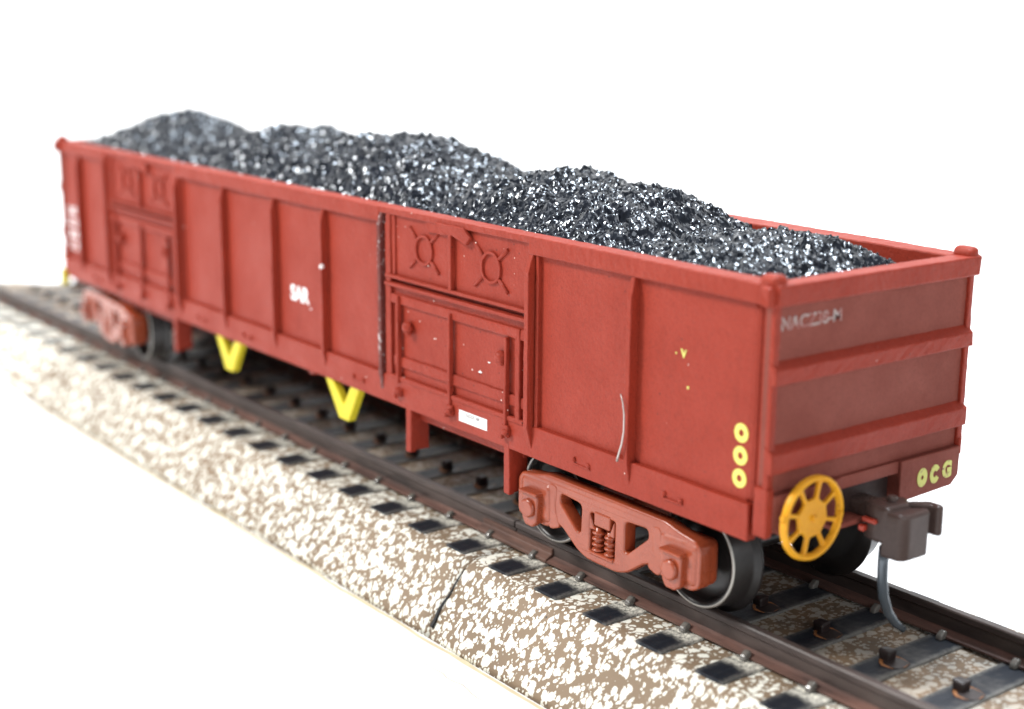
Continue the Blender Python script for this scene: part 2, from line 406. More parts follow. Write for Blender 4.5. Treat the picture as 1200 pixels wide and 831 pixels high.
# ------------------------------------------------------------------ the wagon
L = 153.8; XE = -2.3
W = thing('open_wagon', 'red oxide bogie open wagon with yellow brake wheel, standing on the model track', 'railway wagon', (-77, 0, 0))
PAN = -12.45                    # outer face of the recessed side panels
fin_profile_top, fin_bot = 29.5, 9.7
near_fins = [-145.4, -96.1, -82.5, -70.5, -17.0]
posts = [(-134.2, 'red'), (-109.6, 'red'), (-57.9, 'red_scuffed'), (-31.3, 'red')]
def mirror(o_list):
    pass
for side in (-1, 1):
    wf = bow if side > 0 else None
    def Y(v, s=side): return -s * v if False else v * (-s) * -1 if False else (v if s < 0 else -v)
    def bx(mb, x0, x1, y0, y1, z0, z1, bev=0.1):
        a, b = sorted((Y(y0), Y(y1))); return mb.box(x0, x1, a, b, z0, z1, bev)
    # wall (long strips are cut so the bow can bend them)
    mb = MB(); xs = [-L + 1.6 + (L - 1.6 + XE) * i / 12 for i in range(13)]
    ys = sorted((Y(PAN), Y(PAN + 1.0)))
    mb.box(-L + 1.6, -2.9, ys[0], ys[1], 12.2, 30.9, 0.05)
    if side > 0:
        bmesh.ops.subdivide_edges(mb.bm, edges=[e for e in mb.bm.edges if abs(e.verts[0].co.x - e.verts[1].co.x) > 50], cuts=14)
    wall = mb.build('side_wall', M['red'], W, warp=wf)
    mb = MB(); bx(mb, -3.3, -2.15, -12.47, -11.2, 12.7, 29.6, 0.5); mb.build('corner_pillar', M['red'], W)
    # sill
    mb = MB(); bx(mb, -L + 1.6, XE + 0.05, -13.0, -11.9, 9.55, 12.75, 0.12)
    if side > 0:
        bmesh.ops.subdivide_edges(mb.bm, edges=[e for e in mb.bm.edges if abs(e.verts[0].co.x - e.verts[1].co.x) > 50], cuts=14)
    sill = mb.build('side_sill', M['red'], W, warp=wf)
    # top rail: deep between the doors, a thin lip above them
    mb = MB()
    for (a, b) in ((-L + 0.8, -134.4), (-110.3, -58.1), (-31.7, XE + 0.4)):
        bx(mb, a, b, -13.12, -11.0, 29.55, 31.3, 0.16)
    for (a, b) in ((-134.5, -110.2), (-58.2, -31.6)):
        bx(mb, a, b, -13.08, -11.0, 30.6, 31.28, 0.1)
    if side > 0:
        bmesh.ops.subdivide_edges(mb.bm, edges=[e for e in mb.bm.edges if abs(e.verts[0].co.x - e.verts[1].co.x) > 9], cuts=6)
    mb.rough(0.05, 0.6)
    mb.build('top_rail', M['red'], W, warp=wf)
    # ribs and door posts
    def fin(x, th, depth, mat, name, z1=29.6):
        p = [(Y(PAN + 0.2), z1), (Y(PAN - depth * 0.55), z1), (Y(PAN - depth), z1 - 1.7), (Y(PAN - depth), 12.6), (Y(PAN - 0.38), 9.75), (Y(PAN + 0.2), 9.75)]
        m_ = MB().prism(p, 'x', x - th / 2, x + th / 2, 0.07)
        m_.rough(0.05, 0.9)
        return m_.build(name, mat, wall, warp=wf)
    for x in near_fins:
        fin(x, 0.55, 0.95, M['red'], 'rib')
    for x, k in posts:
        fin(x, 0.62, 0.85 if k == 'red_scuffed' else 1.15, M[k], 'door_post', 30.9 if x in (-57.9, -134.2) else 29.6)
        # inner step of the post
        d = 0.9 if x in (-57.9, -134.2) else -0.0
        m_ = MB(); bx(m_, x + d - 0.25 + (0.75 if d == 0 else 0), x + d + 0.2 + (0.75 if d == 0 else 0), PAN - 0.42, PAN + 0.1, 12.4, 29.6, 0.08)
        m_.rough(0.06, 2.0); m_.build('door_post', M['red_grit'], wall, warp=wf)
    # doors
    for (x0, x1) in ((-133.6, -110.2), (-56.9, -31.75)):
        k = (x1 - x0) / 25.15
        X = lambda u: x0 + (u + 56.9) * k            # positions measured on the nearer door
        mb = MB()
        bx(mb, x0, x1, -12.65, PAN + 0.15, 24.0, 30.7, 0.06)      # upper flap
        bx(mb, x0, x1, -12.62, PAN + 0.15, 12.55, 23.3, 0.06)     # lower door
        door = mb.build('door', M['red_grit'], W, warp=wf)
        mb = MB()
        bx(mb, x0, x1, -13.18, -12.5, 23.72, 24.10, 0.12); bx(mb, x0, x1, -13.26, -12.5, 22.85, 23.25, 0.12)
        mb.rough(0.05, 1.5); mb.build('hinge_rail', M['red_grit'], door, warp=wf)
        mb = MB(); bx(mb, x0, X(-32.2), -12.98, -12.5, 20.9, 22.0, 0.3)
        bx(mb, x0 + 1.2, X(-32.2), -12.9, -12.5, 14.0, 15.2, 0.26)
        bx(mb, x0, X(-32.2), -13.1, -12.5, 12.4, 13.0, 0.18)
        mb.rough(0.06, 1.4); mb.build('cross_bar', M['red_grit'], door, warp=wf)
        for u, z0, z1 in ((-54.4, 12.2, 21.9), (-44.65, 11.8, 21.6), (-35.0, 11.8, 20.9)):
            mb = MB(); bx(mb, X(u) - 0.18, X(u) + 0.18, -13.30, -12.7, z0, z1, 0.1)
            mb.rough(0.06, 1.8); mb.build('upright_bar', M['red_grit'], door, warp=wf)
        mb = MB(); bx(mb, X(-44.9), X(-44.35), -13.2, -12.5, 24.0, 29.9, 0.1); mb.rough(0.07, 1.7)
        mb.build('upright_bar', M['red_grit'], door, warp=wf)
        mb = MB(); bx(mb, X(-33.6), X(-32.9), -13.1, -12.5, 12.5, 22.0, 0.12); mb.rough(0.06, 1.7)
        mb.build('upright_bar', M['red_grit'], door, warp=wf)
        mb = MB(); bx(mb, x0, x0 + 0.9, -13.0, -12.5, 12.6, 30.6, 0.12); bx(mb, x0 + 0.9, x0 + 1.6, -12.85, -12.5, 24.0, 30.6, 0.1)
        bx(mb, X(-49.2), X(-44.4), -12.98, -12.5, 29.55, 30.75, 0.1)
        mb.rough(0.07, 1.5); mb.build('door_frame', M['red_grit'], door, warp=wf)
        mb = MB()        # top latch: a plate and a wedge
        a, b = sorted((Y(-13.0), Y(-12.8)))
        mb.prism([(X(-47.2), 30.8), (X(-42.2), 30.8), (X(-41.0), 29.9), (X(-41.7), 29.1), (X(-44.2), 29.75), (X(-46.0), 29.7)], 'y', a - (0.25 if side < 0 else 0), b + (0.25 if side > 0 else 0), 0.1)
        mb.rough(0.12, 1.6); mb.build('top_latch', M['red_grit'], door, warp=wf)
        for u, z in ((-49.85, 27.45), (-38.05, 27.3)):
            ring = curve_mesh([circle(1.66, 40), circle(1.34, 40)], 0.2, 0.08)
            mb = MB().add_mesh(ring, on_side(X(u), Y(-12.72), z))
            for q in range(4):
                an = PI / 4 + q * PI / 2
                r0, r1 = 1.55, 3.7
                ca, sa = math.cos(an) * 1.05, math.sin(an) * 0.82
                mb.tube([(X(u) + r0 * ca, Y(-12.7), z + r0 * sa), (X(u) + r1 * ca, Y(-12.7), z + r1 * sa)], 0.2, 8)
            mb.rough(0.04, 2.0)
            mb.build('embossed_ring', M['red_grit'], door, warp=wf)
        for u in (-52.6, -35.95):
            mb = MB().blob((X(u), Y(-13.05), 18.7), (0.75, 0.6, 0.68), 3, 0.25)
            mb.blob((X(u) + 0.25, Y(-13.1), 18.2), (0.4, 0.4, 0.35), 2, 0.2)
            mb.build('door_knob', M['red_grit'], door, warp=wf)
        for u, hgt in ((-54.3, 0.9), (-44.6, 1.2), (-34.9, 1.3)):
            mb = MB(); bx(mb, X(u) - 0.55, X(u) + 0.6, -13.4, -12.9, 10.75, 10.75 + hgt, 0.2)
            mb.blob((X(u) + 0.2, Y(-13.4), 11.3), (0.42, 0.34, 0.38), 2, 0.5)
            mb.blob((X(u) - 0.3, Y(-13.35), 10.8), (0.3, 0.3, 0.3), 2, 0.5)
            mb.rough(0.12, 2.2)
            mb.build('door_catch', M['red_grit'], door, warp=wf)
    # little lugs on the sill
    for x in (-103.3, -90.0, -62.8, -23.3, -11.0, -139.5):
        mb = MB(); bx(mb, x - 1.2, x + 1.2, -13.14, -12.95, 10.55, 10.75, 0.08)
        mb.blob((x - 1.1, Y(-13.05), 11.05), (0.22, 0.2, 0.3), 2, 0.4)
        mb.blob((x + 0.9, Y(-13.05), 10.95), (0.3, 0.2, 0.25), 2, 0.4)
        mb.rough(0.1, 2.0); mb.build('sill_lug', M['red'], sill, warp=wf)
    # support posts below the doors
    for x in (-112.2, -52.7, -35.0):
        mb = MB(); bx(mb, x - 0.45, x + 0.45, -13.0, -12.3, 4.7, 10.3, 0.1)
        bx(mb, x - 0.05, x + 0.45, -12.9, -10.6, 4.9, 9.6, 0.08)
        mb.rough(0.08, 0.8)
        mb.build('support_post', M['red'], W, warp=None)
    mb = MB(); bx(mb, -52.3, -35.0, -11.8, -11.2, 8.3, 10.2, 0.1); mb.build('door_bottom_beam', M['red'], W)
    mb = MB(); bx(mb, -134, -112.5, -11.8, -11.2, 8.3, 10.2, 0.1); mb.build('door_bottom_beam', M['red'], W)
    # yellow V hangers
    for x0, x1, xm in ((-100.0, -92.2, -96.3), (-71.2, -63.0, -66.9)):
        a, b = sorted((Y(-12.75), Y(-11.75)))
        mb = MB().prism([(x0 - 0.1, 10.0), (x0 + 1.5, 10.0), (xm + 0.1, 7.0), (x1 - 1.9, 10.0), (x1, 10.0), (xm + 1.15, 5.1), (xm - 1.0, 5.1)], 'y', a, b, 0.12)
        mb.build('brake_hanger', M['yellow'], W)

# lettering on the near side
mb = MB().add_mesh(text_mesh('SAR', 2.55, 0.02, 0.09, 0.97), on_side(-77.1, -12.48, 18.35, 0, 1.0, 1.0))
mb.box(-74.6, -74.35, -12.50, -12.44, 16.95, 17.15, 0.0)
mb.build('lettering', M['white_letter'], wall if False else [o for o in W.children if o.name.startswith('side_wall')][0])
NEARWALL = [o for o in W.children if o.name.startswith('side_wall')][0]
for z in (18.45, 16.5, 14.55):
    mb = MB().add_mesh(curve_mesh([circle(0.78, 36), circle(0.30, 20)], 0.02), on_side(-3.85, -12.48, z, 0, 1.0, 1.04))
    mb.build('ring_marking', M['yellow_letter'], NEARWALL)
mb = MB().add_mesh(text_mesh('v', 1.5, 0.02, 0.03), on_side(-10.9, -12.48, 23.9)).box(-11.9, -11.75, -12.50, -12.44, 23.6, 23.75, 0).box(-10.35, -10.15, -12.50, -12.44, 20.8, 21.05, 0)
mb.build('paint_mark', M['yellow_worn'], NEARWALL)
mb = MB()
for i, s_ in enumerate(('SAR', 'OCZ38', '38.50', '17.2T')):
    mb.add_mesh(text_mesh(s_, 1.8, 0.02, 0.03), on_side(-149.9, -12.48, 20.4 - i * 1.9, 0, 1.0 if i else 1.1, 1))
mb.build('lettering', M['white_letter'], NEARWALL)
pl = MB().box(-43.05, -38.2, -13.06, -13.0, 10.55, 11.75, 0.02)
plate = pl.build('data_plate', M['plate'], [o for o in W.children if o.name.startswith('side_sill')][0])
mb = MB().add_mesh(text_mesh('O.CZ.I3..381', 0.46, 0.012, 0.02), on_side(-40.6, -13.07, 11.40))
mb.build('lettering', M['ink'], [o for o in W.children if o.name.startswith('side_sill')][0])
MB().tube([(-17.5, -13.62, 19.0), (-17.1, -13.7, 18.3), (-16.85, -13.72, 17.2), (-16.85, -13.72, 15.7), (-17.1, -13.7, 14.5), (-17.55, -13.66, 13.3), (-17.75, -13.62, 12.7)], [0.06, 0.07, 0.08, 0.08, 0.09, 0.1, 0.13], 8).build('bent_wire', M['wire'], W)
# white dabs of glue on one rib
MB().blob((-70.2, -13.35, 22.9), (0.25, 0.3, 0.3), 2, 0.3).build('glue_spot', M['plate'], NEARWALL)
mb = MB()
mb.blob((-39.9, -12.64, 16.3), (0.3, 0.06, 0.1), 2, 0.5).blob((-38.4, -12.64, 17.6), (0.2, 0.06, 0.08), 2, 0.5)
mb.build('paint_chip', M['plate'], NEARWALL)

# ends (e=+1 is the nearer one at x=0)
for e in (1, -1):
    def X(v, e=e): return v if e > 0 else -L - v
    def bx(mb, x0, x1, y0, y1, z0, z1, bev=0.1):
        a, b = sorted((X(x0), X(x1))); return mb.box(a, b, y0, y1, z0, z1, bev)
    mb = MB(); bx(mb, -1.6, -0.75, -12.6, 12.6, 13.6, 30.6, 0.05)
    ew = mb.build('end_wall', M['red_end'], W)
    mb = MB(); bx(mb, -2.0, 0.0, -13.0, 13.0, 29.55, 31.3, 0.16); mb.rough(0.05, 0.7)
    mb.build('top_rail', M['red'], W)
    for z0, z1 in ((23.1, 25.0), (15.75, 18.0)):
        a, b = sorted((X(-0.9), X(0.0)))
        px_ = [(X(-0.9), z0 - 0.0), (X(0.0), z0 + 0.1), (X(0.0), z1 - 0.55), (X(-0.9), z1 + 0.15)]
        mb = MB().prism([(p[0], p[1]) for p in px_], 'y', -12.95, 12.75, 0.1); mb.rough(0.05, 0.8)
        mb.build('rib', M['red'], ew)
    for y0, y1 in ((-12.75, -12.2), (12.2, 12.75)):
        mb = MB(); bx(mb, -0.95, -0.4, y0 - 0.12 if y0 < 0 else y0, y1 if y0 < 0 else y1 + 0.12, 13.8, 29.6, 0.12); mb.rough(0.06, 0.9)
        bx(mb, -1.75, -0.9, -12.3 if y0 < 0 else 12.0, -12.0 if y0 < 0 else 12.3, 13.9, 29.6, 0.05)
        mb.build('corner_post', M['red'], W)
        mb = MB(); bx(mb, -1.75, -0.2, -13.05 if y0 < 0 else 12.2, -12.2 if y0 < 0 else 12.7, 10.3 if y0 < 0 else 13.0, 14.6, 0.2); mb.rough(0.08, 0.9)
        mb.build('corner_block', M['red'], W)
    mb = MB(); bx(mb, -2.35, -1.5, -12.2, 12.2, 10.0, 30.5, 0.03); mb.build('inner_end_frame', M['red'], W)
    # headstock with chamfered outer corners and a pocket for the coupler
    mb = MB()
    for s_ in (-1, 1):
        p = [(s_ * 3.9, 13.9), (s_ * 12.3, 13.9), (s_ * 12.3, 11.2), (s_ * 11.3, 10.35), (s_ * 3.9, 10.1)]
        a, b = sorted((X(-1.6), X(-0.1))); mb.prism(p, 'x', a, b, 0.12)
    bx(mb, -1.6, -0.4, -3.95, 3.95, 12.75, 13.9, 0.1)
    bx(mb, -3.0, 0.3, -5.2, 0.6, 9.55, 10.0, 0.1)
    mb.rough(0.04, 0.8)
    hs = mb.build('headstock', M['red_end'], W)
    mb = MB(); bx(mb, -9.0, -1.40, -3.85, 3.85, 10.05, 12.7, 0.05); mb.build('coupler_pocket', M['dark'], W)
    # raised caps on the corners
    for s_ in (-1, 1):
        c = (X(-1.25), s_ * 12.45)
        mb = MB(); a, b = sorted((X(-2.3), X(-0.15))); y0, y1 = sorted((s_ * 11.7, s_ * 13.15))
        if s_ > 0: y1 = 13.25
        mb.box(a, b, y0, y1, 30.4, 32.1, 0.6, seg=4)
        y0, y1 = sorted((s_ * 12.6, s_ * 13.75))
        mb.box(X(-0.9) - 0.55, X(-0.9) + 0.55, y0, y1, 29.6, 31.2, 0.25)
        mb.rough(0.14, 1.0)
        mb.build('corner_cap', M['red'], W)
    # coupler
    def P3(x, y, z): return (X(x), y, z)
    mb = MB(); bx(mb, -3.0, 2.9, -1.1, 1.1, 9.3, 11.3, 0.3)
    a = [(X(0.4), -1.5), (X(1.6), -2.0), (X(3.3), -2.0), (X(3.6), 0.6), (X(2.3), 1.9), (X(0.8), 1.3)]
    mb.prism(a, 'z', 8.4, 11.75, 0.35)
    cp = mb.build('coupler', M['coupler'], W)
    mb = MB().prism([(X(2.6), -1.95), (X(4.5), -1.9), (X(4.95), -1.2), (X(5.0), 1.55), (X(4.3), 1.8), (X(3.2), 0.4)], 'z', 7.3, 11.4, 0.3, 3)
    mb.build('knuckle', M['coupler'], cp)
    mb = MB().prism([(X(2.2), 1.0), (X(3.0), 0.9), (X(4.4), 2.2), (X(5.2), 2.25), (X(5.5), 2.7), (X(5.0), 3.2), (X(3.7), 3.1)], 'z', 8.9, 11.6, 0.3, 3)
    mb.build('guard_arm', M['coupler'], cp)
    MB().lathe([(0.45, -0.4), (0.45, 0.35), (0.35, 0.5)], (X(2.2), -0.1, 11.75), 'z', 20).build('pivot_pin', M['coupler'], cp)
    mb = MB(); bx(mb, 0.9, 2.3, -2.35, -1.9, 10.1, 10.5, 0.1, ); bx(mb, 0.5, 1.1, -2.3, -1.7, 9.1, 9.7, 0.15)
    mb.build('knuckle_spring', M['redspring'], cp)
    pts = [(2.55, -1.15, 8.0), (2.5, -1.12, 6.5), (2.5, -1.05, 5.0), (2.55, -0.8, 3.4), (2.75, -0.3, 1.9), (3.1, 0.35, 0.8), (3.5, 1.1, 0.15)]
    MB().tube([P3(*p) for p in pts], [0.47, 0.47, 0.47, 0.45, 0.43, 0.38, 0.3], 14).build('trip_pin', M['trip'], cp)
    # brake wheel
    WY, WZ = (-8.85, 11.75) if e > 0 else (-8.85, 11.75)
    r_out = 3.62
    loops = [circle(r_out, 64)]
    for q in range(8):
        a0 = 2 * PI * q / 8 + 0.15; h = 2 * PI / 16
        ro, ri = 3.12, 1.72
        wo, wi = h * 0.84, h * 0.80
        cell = [(ri * math.cos(a0 - wi), ri * math.sin(a0 - wi)), (ro * math.cos(a0 - wo), ro * math.sin(a0 - wo)), (ro * 1.02 * math.cos(a0), ro * 1.02 * math.sin(a0)), (ro * math.cos(a0 + wo), ro * math.sin(a0 + wo)), (ri * math.cos(a0 + wi), ri * math.sin(a0 + wi))]
        loops.append(rounded(cell, 0.22, 3)[::-1])
    me = curve_mesh(loops, 0.2, 0.08)
    mb = MB().add_mesh(me, on_end(X(0.95), WY, WZ))
    mb.rough(0.05, 0.9)
    hw = mb.build('brake_wheel', M['amber'], W)
    MB().lathe([(0.28, -1.1), (0.28, 0.45), (0.18, 0.55)], (X(0.95), WY, WZ), 'x', 20).build('hub', M['amber'], hw)
    ring = [(X(1.05) + 0.26 * math.cos(0), WY, WZ)]
    mb = MB()
    pts = [(X(1.2), WY + 3.38 * math.cos(2 * PI * k / 48), WZ + 3.38 * math.sin(2 * PI * k / 48)) for k in range(49)]
    mb.tube(pts, 0.22, 8); mb.blob((X(1.1), WY - 3.55, 12.4), (0.3, 0.35, 0.35), 2, 0.2)
    mb.build('rim', M['amber'], hw)

# markings on the near headstock and end wall
HS = [o for o in W.children if o.name.startswith('headstock')][0]
EW = [o for o in W.children if o.name.startswith('end_wall')][0]
mb = MB()
mb.add_mesh(curve_mesh([circle(0.9, 30), circle(0.22, 16)], 0.02), on_end(-0.07, 6.95, 11.9, 0, 0.78, 0.98))
cpts = [(0.9 * math.cos(a), 0.9 * math.sin(a)) for a in [0.55 + (2 * PI - 1.1) * k / 28 for k in range(29)]] + [(0.32 * math.cos(a), 0.32 * math.sin(a)) for a in [2 * PI - 0.6 - (2 * PI - 1.2) * k / 20 for k in range(21)]]
mb.add_mesh(curve_mesh([cpts], 0.02), on_end(-0.07, 8.75, 11.9, 0, 0.78, 0.98))
mb.build('letter_marking', M['yellow_dull'], HS)
mb = MB().add_mesh(text_mesh('G', 2.1, 0.02, 0.14), on_end(-0.07, 10.5, 11.95, 0, 0.85, 0.95))
mb.build('letter_marking', M['yellow_dull'], HS)
mb = MB().add_mesh(text_mesh('NACZ38-M', 1.5, 0.02, 0.03, 1.0), on_end(-0.73, -8.2, 27.95))
mb.build('lettering', M['worn_letter'], EW)

MB().box(-154.7, -153.5, -13.3, -12.2, 8.0, 10.6, 0.15).build('foot_step', M['yellow'], W)
# floor and underframe
MB().box(-L + 1.8, -2.0, -11.9, 11.9, 11.3, 12.3, 0.05).build('floor', M['dark'], W)
mb = MB(); mb.box(-L + 8, -8, -2.2, 2.2, 7.9, 11.3, 0.1)
for x in (-112, -96.3, -77, -66.9, -52.5, -35.0): mb.box(x - 0.6, x + 0.6, -11.2, 11.2, 8.3, 11.3, 0.08)
mb.build('centre_beam', M['red'], W)
mb = MB().lathe([(1.9, -6), (2.1, -5.6), (2.1, 5.6), (1.9, 6)], (-84, 4.5, 7.6), 'x', 28)
mb.build('brake_cylinder', M['dark'], W)

# bogies
def bogie(xc, ang=0.0):
    def turn(v):
        x, y = v.x - xc, v.y
        v.x = xc + x * math.cos(ang) - y * math.sin(ang); v.y = x * math.sin(ang) + y * math.cos(ang)
        return v
    mb = MB().box(xc - 2.2, xc + 2.2, -10.4, 10.4, 5.2, 8.2, 0.2); mb.lathe([(2.6, 8.1), (2.6, 11.4)], (xc, 0, 0), 'z', 24)
    bg = mb.build('bogie', M['bogie'], W, warp=turn)
    for s_ in (-1, 1):
        Yv = lambda v: v if s_ < 0 else -v
        # side frame silhouette (x relative to the centre, z)
        half = [(0, 8.15), (8.3, 8.15), (10.2, 7.7), (12.4, 7.4), (12.9, 6.6), (12.9, 3.2), (11.9, 2.7), (8.3, 2.75), (7.8, 3.0), (7.0, 3.6), (5.8, 3.3), (3.6, 1.75), (2.2, 1.3), (0, 1.25)]
        outer = [(x, z) for x, z in half] + [(-x, z) for x, z in half[::-1] if x != 0]
        outer = rounded(outer, 0.5, 3)
        wr = rounded([(3.1, 6.55), (6.1, 6.7), (6.3, 5.9), (3.6, 3.6), (3.1, 3.7)], 0.55, 4)
        wl = [(-x, z) for x, z in wr][::-1]
        wc = rounded([(-1.75, 6.1), (1.75, 6.1), (1.75, 2.4), (-1.75, 2.4)], 0.2, 2)
        me = curve_mesh([outer, wr[::-1], wl[::-1], wc[::-1]], 0.75, 0.2)
        mb = MB().add_mesh(me, on_side(xc, Yv(-11.5), 0))
        # backing of the spring nest
        a, b = sorted((Yv(-11.4), Yv(-10.4))); mb.box(xc - 1.9, xc + 1.9, a, b, 2.2, 6.2, 0.05)
        # bolster end above the springs
        a, b = sorted((Yv(-12.35), Yv(-11.2)))
        mb.box(xc - 1.15, xc + 1.15, a, b, 5.0, 6.45, 0.15)
        for q in (-1, 1):
            mb.prism([(xc + q * 1.75, 6.1), (xc + q * 1.2, 4.9), (xc + q * 0.75, 4.6), (xc + q * 1.75, 4.5)], 'y', a + (0.0), b, 0.1)
            for k in range(4):
                z = 2.65 + k * 0.55
                mb.lathe([(0.35, -0.18), (0.62, -0.1), (0.66, 0), (0.62, 0.1), (0.35, 0.18)], (xc + q * 0.85, Yv(-11.85), z), 'z', 16)
            mb.lathe([(0.4, 2.4), (0.4, 4.8)], (xc + q * 0.85, Yv(-11.85), 0), 'z', 12)
        mb.box(xc - 1.7, xc + 1.7, *sorted((Yv(-12.4), Yv(-11.4))), 2.05, 2.45, 0.15)
        # raised spar along the lower chord
        # journal boxes
        for q in (-1, 1):
            xj = xc + q * 10.1
            mb.box(xj - 2.45, xj + 2.75, *sorted((Yv(-12.45), Yv(-9.6))), 3.0, 7.35, 0.75, seg=4)
            mb.prism([(xj - 1.15, 5.95), (xj + 1.05, 5.95), (xj + 1.25, 5.6), (xj + 1.1, 3.0), (xj + 0.5, 2.45), (xj - 0.7, 2.45), (xj - 1.2, 3.1)], 'y', *sorted((Yv(-13.0), Yv(-12.2))), 0.2, 3)
            mb.box(xj - 1.45, xj + 1.4, *sorted((Yv(-13.3), Yv(-12.2))), 5.75, 6.1, 0.14)
            mb.lathe([(0.95, 0), (0.95, 0.35), (0.75, 0.5)] if s_ > 0 else [(0.95, 0), (0.95, -0.35), (0.75, -0.5)], (xj - 0.05, Yv(-12.9), 4.35), 'y', 24)
            # curved arm beside the box
            mb.prism(rounded([(xc + q * 7.9, 7.5), (xc + q * 6.6, 7.3), (xc + q * 6.9, 5.0), (xc + q * 6.2, 3.2), (xc + q * 7.7, 2.7), (xc + q * 8.6, 3.6)], 0.4, 2), 'y', *sorted((Yv(-12.3), Yv(-10.8))), 0.15)
        mb.rough(0.05, 0.7)
        mb.build('side_frame', M['bogie'], bg, warp=turn)
    for q in (-1, 1):
        xw = xc + q * 10.15; zc = 4.86
        MB().lathe([(0.5, -10.6), (0.9, -9.5), (0.9, 9.5), (0.5, 10.6)], (xw, 0, zc), 'y', 20).build('axle', M['wheel'], bg, warp=turn)
        for s_ in (-1, 1):
            f = 1 if s_ > 0 else -1
            prof = [(0.9, 9.2), (1.4, 9.2), (1.6, 8.95), (3.75, 8.7), (3.95, 9.3), (4.1, 9.75), (4.3, 9.93), (4.45, 9.99), (4.58, 9.98), (4.68, 9.9), (4.86, 7.9), (5.05, 7.7), (5.5, 7.5), (5.6, 7.35), (5.5, 7.15), (3.6, 7.2), (0.9, 7.4)]
            w_ = MB().lathe([(r, f * a) for r, a in prof], (xw, 0, zc), 'y', 96).build('wheel', [M['wheel'], M['steel']], bg, warp=turn)
            ring = [(r, f * a) for r, a in [(4.18, 9.90), (4.28, 10.02), (4.5, 10.05), (4.62, 9.97), (4.3, 9.8)]]
            for p_ in w_.data.polygons:
                cx_, cy_ = p_.center.x * 1000 - 77 - xc, p_.center.y * 1000
                ux, uy = cx_ * math.cos(ang) + cy_ * math.sin(ang), -cx_ * math.sin(ang) + cy_ * math.cos(ang)
                r = math.hypot(ux - (xw - xc), p_.center.z * 1000 - zc)
                yy = abs(uy)
                if (4.4 < r < 4.66 and yy > 9.7): p_.material_index = 1
bogie(-21.1); bogie(-137.6, math.radians(-6))

# ------------------------------------------------------------------ the coal
prof = [(-153, 30.2), (-151, 32.2), (-147, 33.4), (-142, 34.8), (-138, 35.9), (-135, 36.6), (-131, 36.0), (-126, 34.4), (-120, 33.0), (-114, 34.1), (-108, 35.4), (-103, 36.5), (-99, 36.8), (-94, 35.8), (-90, 35.1), (-85, 36.2), (-80, 36.8), (-74, 37.2), (-69, 37.3), (-64, 36.4), (-59, 35.1), (-54, 33.9), (-49, 34.8), (-44, 35.8), (-38, 35.1), (-33, 35.0), (-29.5, 34.9), (-26, 33.8), (-22.5, 31.9), (-18, 32.1), (-13, 32.9), (-9.5, 32.5), (-6.5, 31.6), (-4.6, 30.4), (-3.4, 29.6), (-2, 29.0)]
def peak(x):
    for (a, za), (b, zb) in zip(prof, prof[1:]):
        if a <= x <= b:
            t_ = (x - a) / (b - a); t_ = t_ * t_ * (3 - 2 * t_)
            return za + (zb - za) * t_
    return 30.6
bm = bmesh.new()
nx, ny = 600, 104
X0, X1, Y0, Y1 = -152.2, -2.05, -11.75, 12.2
grid = []
for i in range(nx + 1):
    col = []
    for j in range(ny + 1):
        x = X0 + (X1 - X0) * i / nx; y = Y0 + (Y1 - Y0) * j / ny
        u = abs(y - 0.5) / 12.2
        drop = 1 - min(1, u) ** 2.3
        rim = 30.2 + 0.5 * noise.noise(Vector((x * 0.12, y * 0.3, 3)))
        if x > -40 and y > 4: rim -= 3.2 * min(1, (x + 40) / 15) * (y - 4) / 8     # the load sinks along the far wall near this end
        z = rim + (peak(x) - rim) * drop
        p = Vector((x, y, 0))
        ed = min(1, (x - X0) / 1.5, (X1 - x) / 1.5)
        rg = 0
        z += 0.55 * noise.noise(p * 0.28) + 0.5 * noise.noise(p * 0.6 + Vector((5, 5, 5)))
        q = p + Vector((noise.noise(p * 0.9), noise.noise(p * 0.9 + Vector((4, 4, 4))), z * 0.4)) * 0.8
        d1 = noise.voronoi(q * 0.78)[0]
        d2 = noise.voronoi(q * 1.7 + Vector((3, 1, 0)))[0]
        z += 0.8 * min(0.8, d1[1] - d1[0]) + 0.36 * min(0.8, d2[1] - d2[0]) - 0.5
        z += 0.55 * (0.35 - abs(noise.noise(q * 1.1))) + 0.3 * (0.3 - abs(noise.noise(q * 2.3)))
        jx = 0.2 * noise.noise(p * 4 + Vector((7, 0, 0))); jy = 0.2 * noise.noise(p * 4 + Vector((0, 7, 0)))
        if j in (0, ny) or i in (0, nx): jx = jy = 0
        if side > 0 and y > 0: jy += 1.1 * (y / 12.2) ** 3 * max(0, 1 - ((x + 77) / 77) ** 4)
        col.append(bm.verts.new((x + jx, y + jy, z)))
    grid.append(col)
for i in range(nx):
    for j in range(ny):
        a, b, c, d = grid[i][j], grid[i + 1][j], grid[i + 1][j + 1], grid[i][j + 1]
        if random.random() < 0.5: bm.faces.new((a, b, c)); bm.faces.new((a, c, d))
        else: bm.faces.new((a, b, d)); bm.faces.new((b, c, d))
for f in bm.faces: f.smooth = random.random() < 0.5
# close the load downwards so it is a solid body
rimv = [grid[i][0] for i in range(nx + 1)] + [grid[nx][j] for j in range(1, ny + 1)] + [grid[i][ny] for i in range(nx - 1, -1, -1)] + [grid[0][j] for j in range(ny - 1, 0, -1)]
low = [bm.verts.new((v.co.x, v.co.y, 12.4)) for v in rimv]
for k in range(len(rimv)):
    q = (k + 1) % len(rimv); bm.faces.new((rimv[k], rimv[q], low[q], low[k]))
m_ = MB(); m_.bm.free(); m_.bm = bm
coal = m_.build('coal_load', M['coal'], None, origin=(-77, 0, 12.4))
coal['label'] = 'glossy black crinkled coal load heaped above the rim of the red wagon'
coal['category'] = 'coal load'

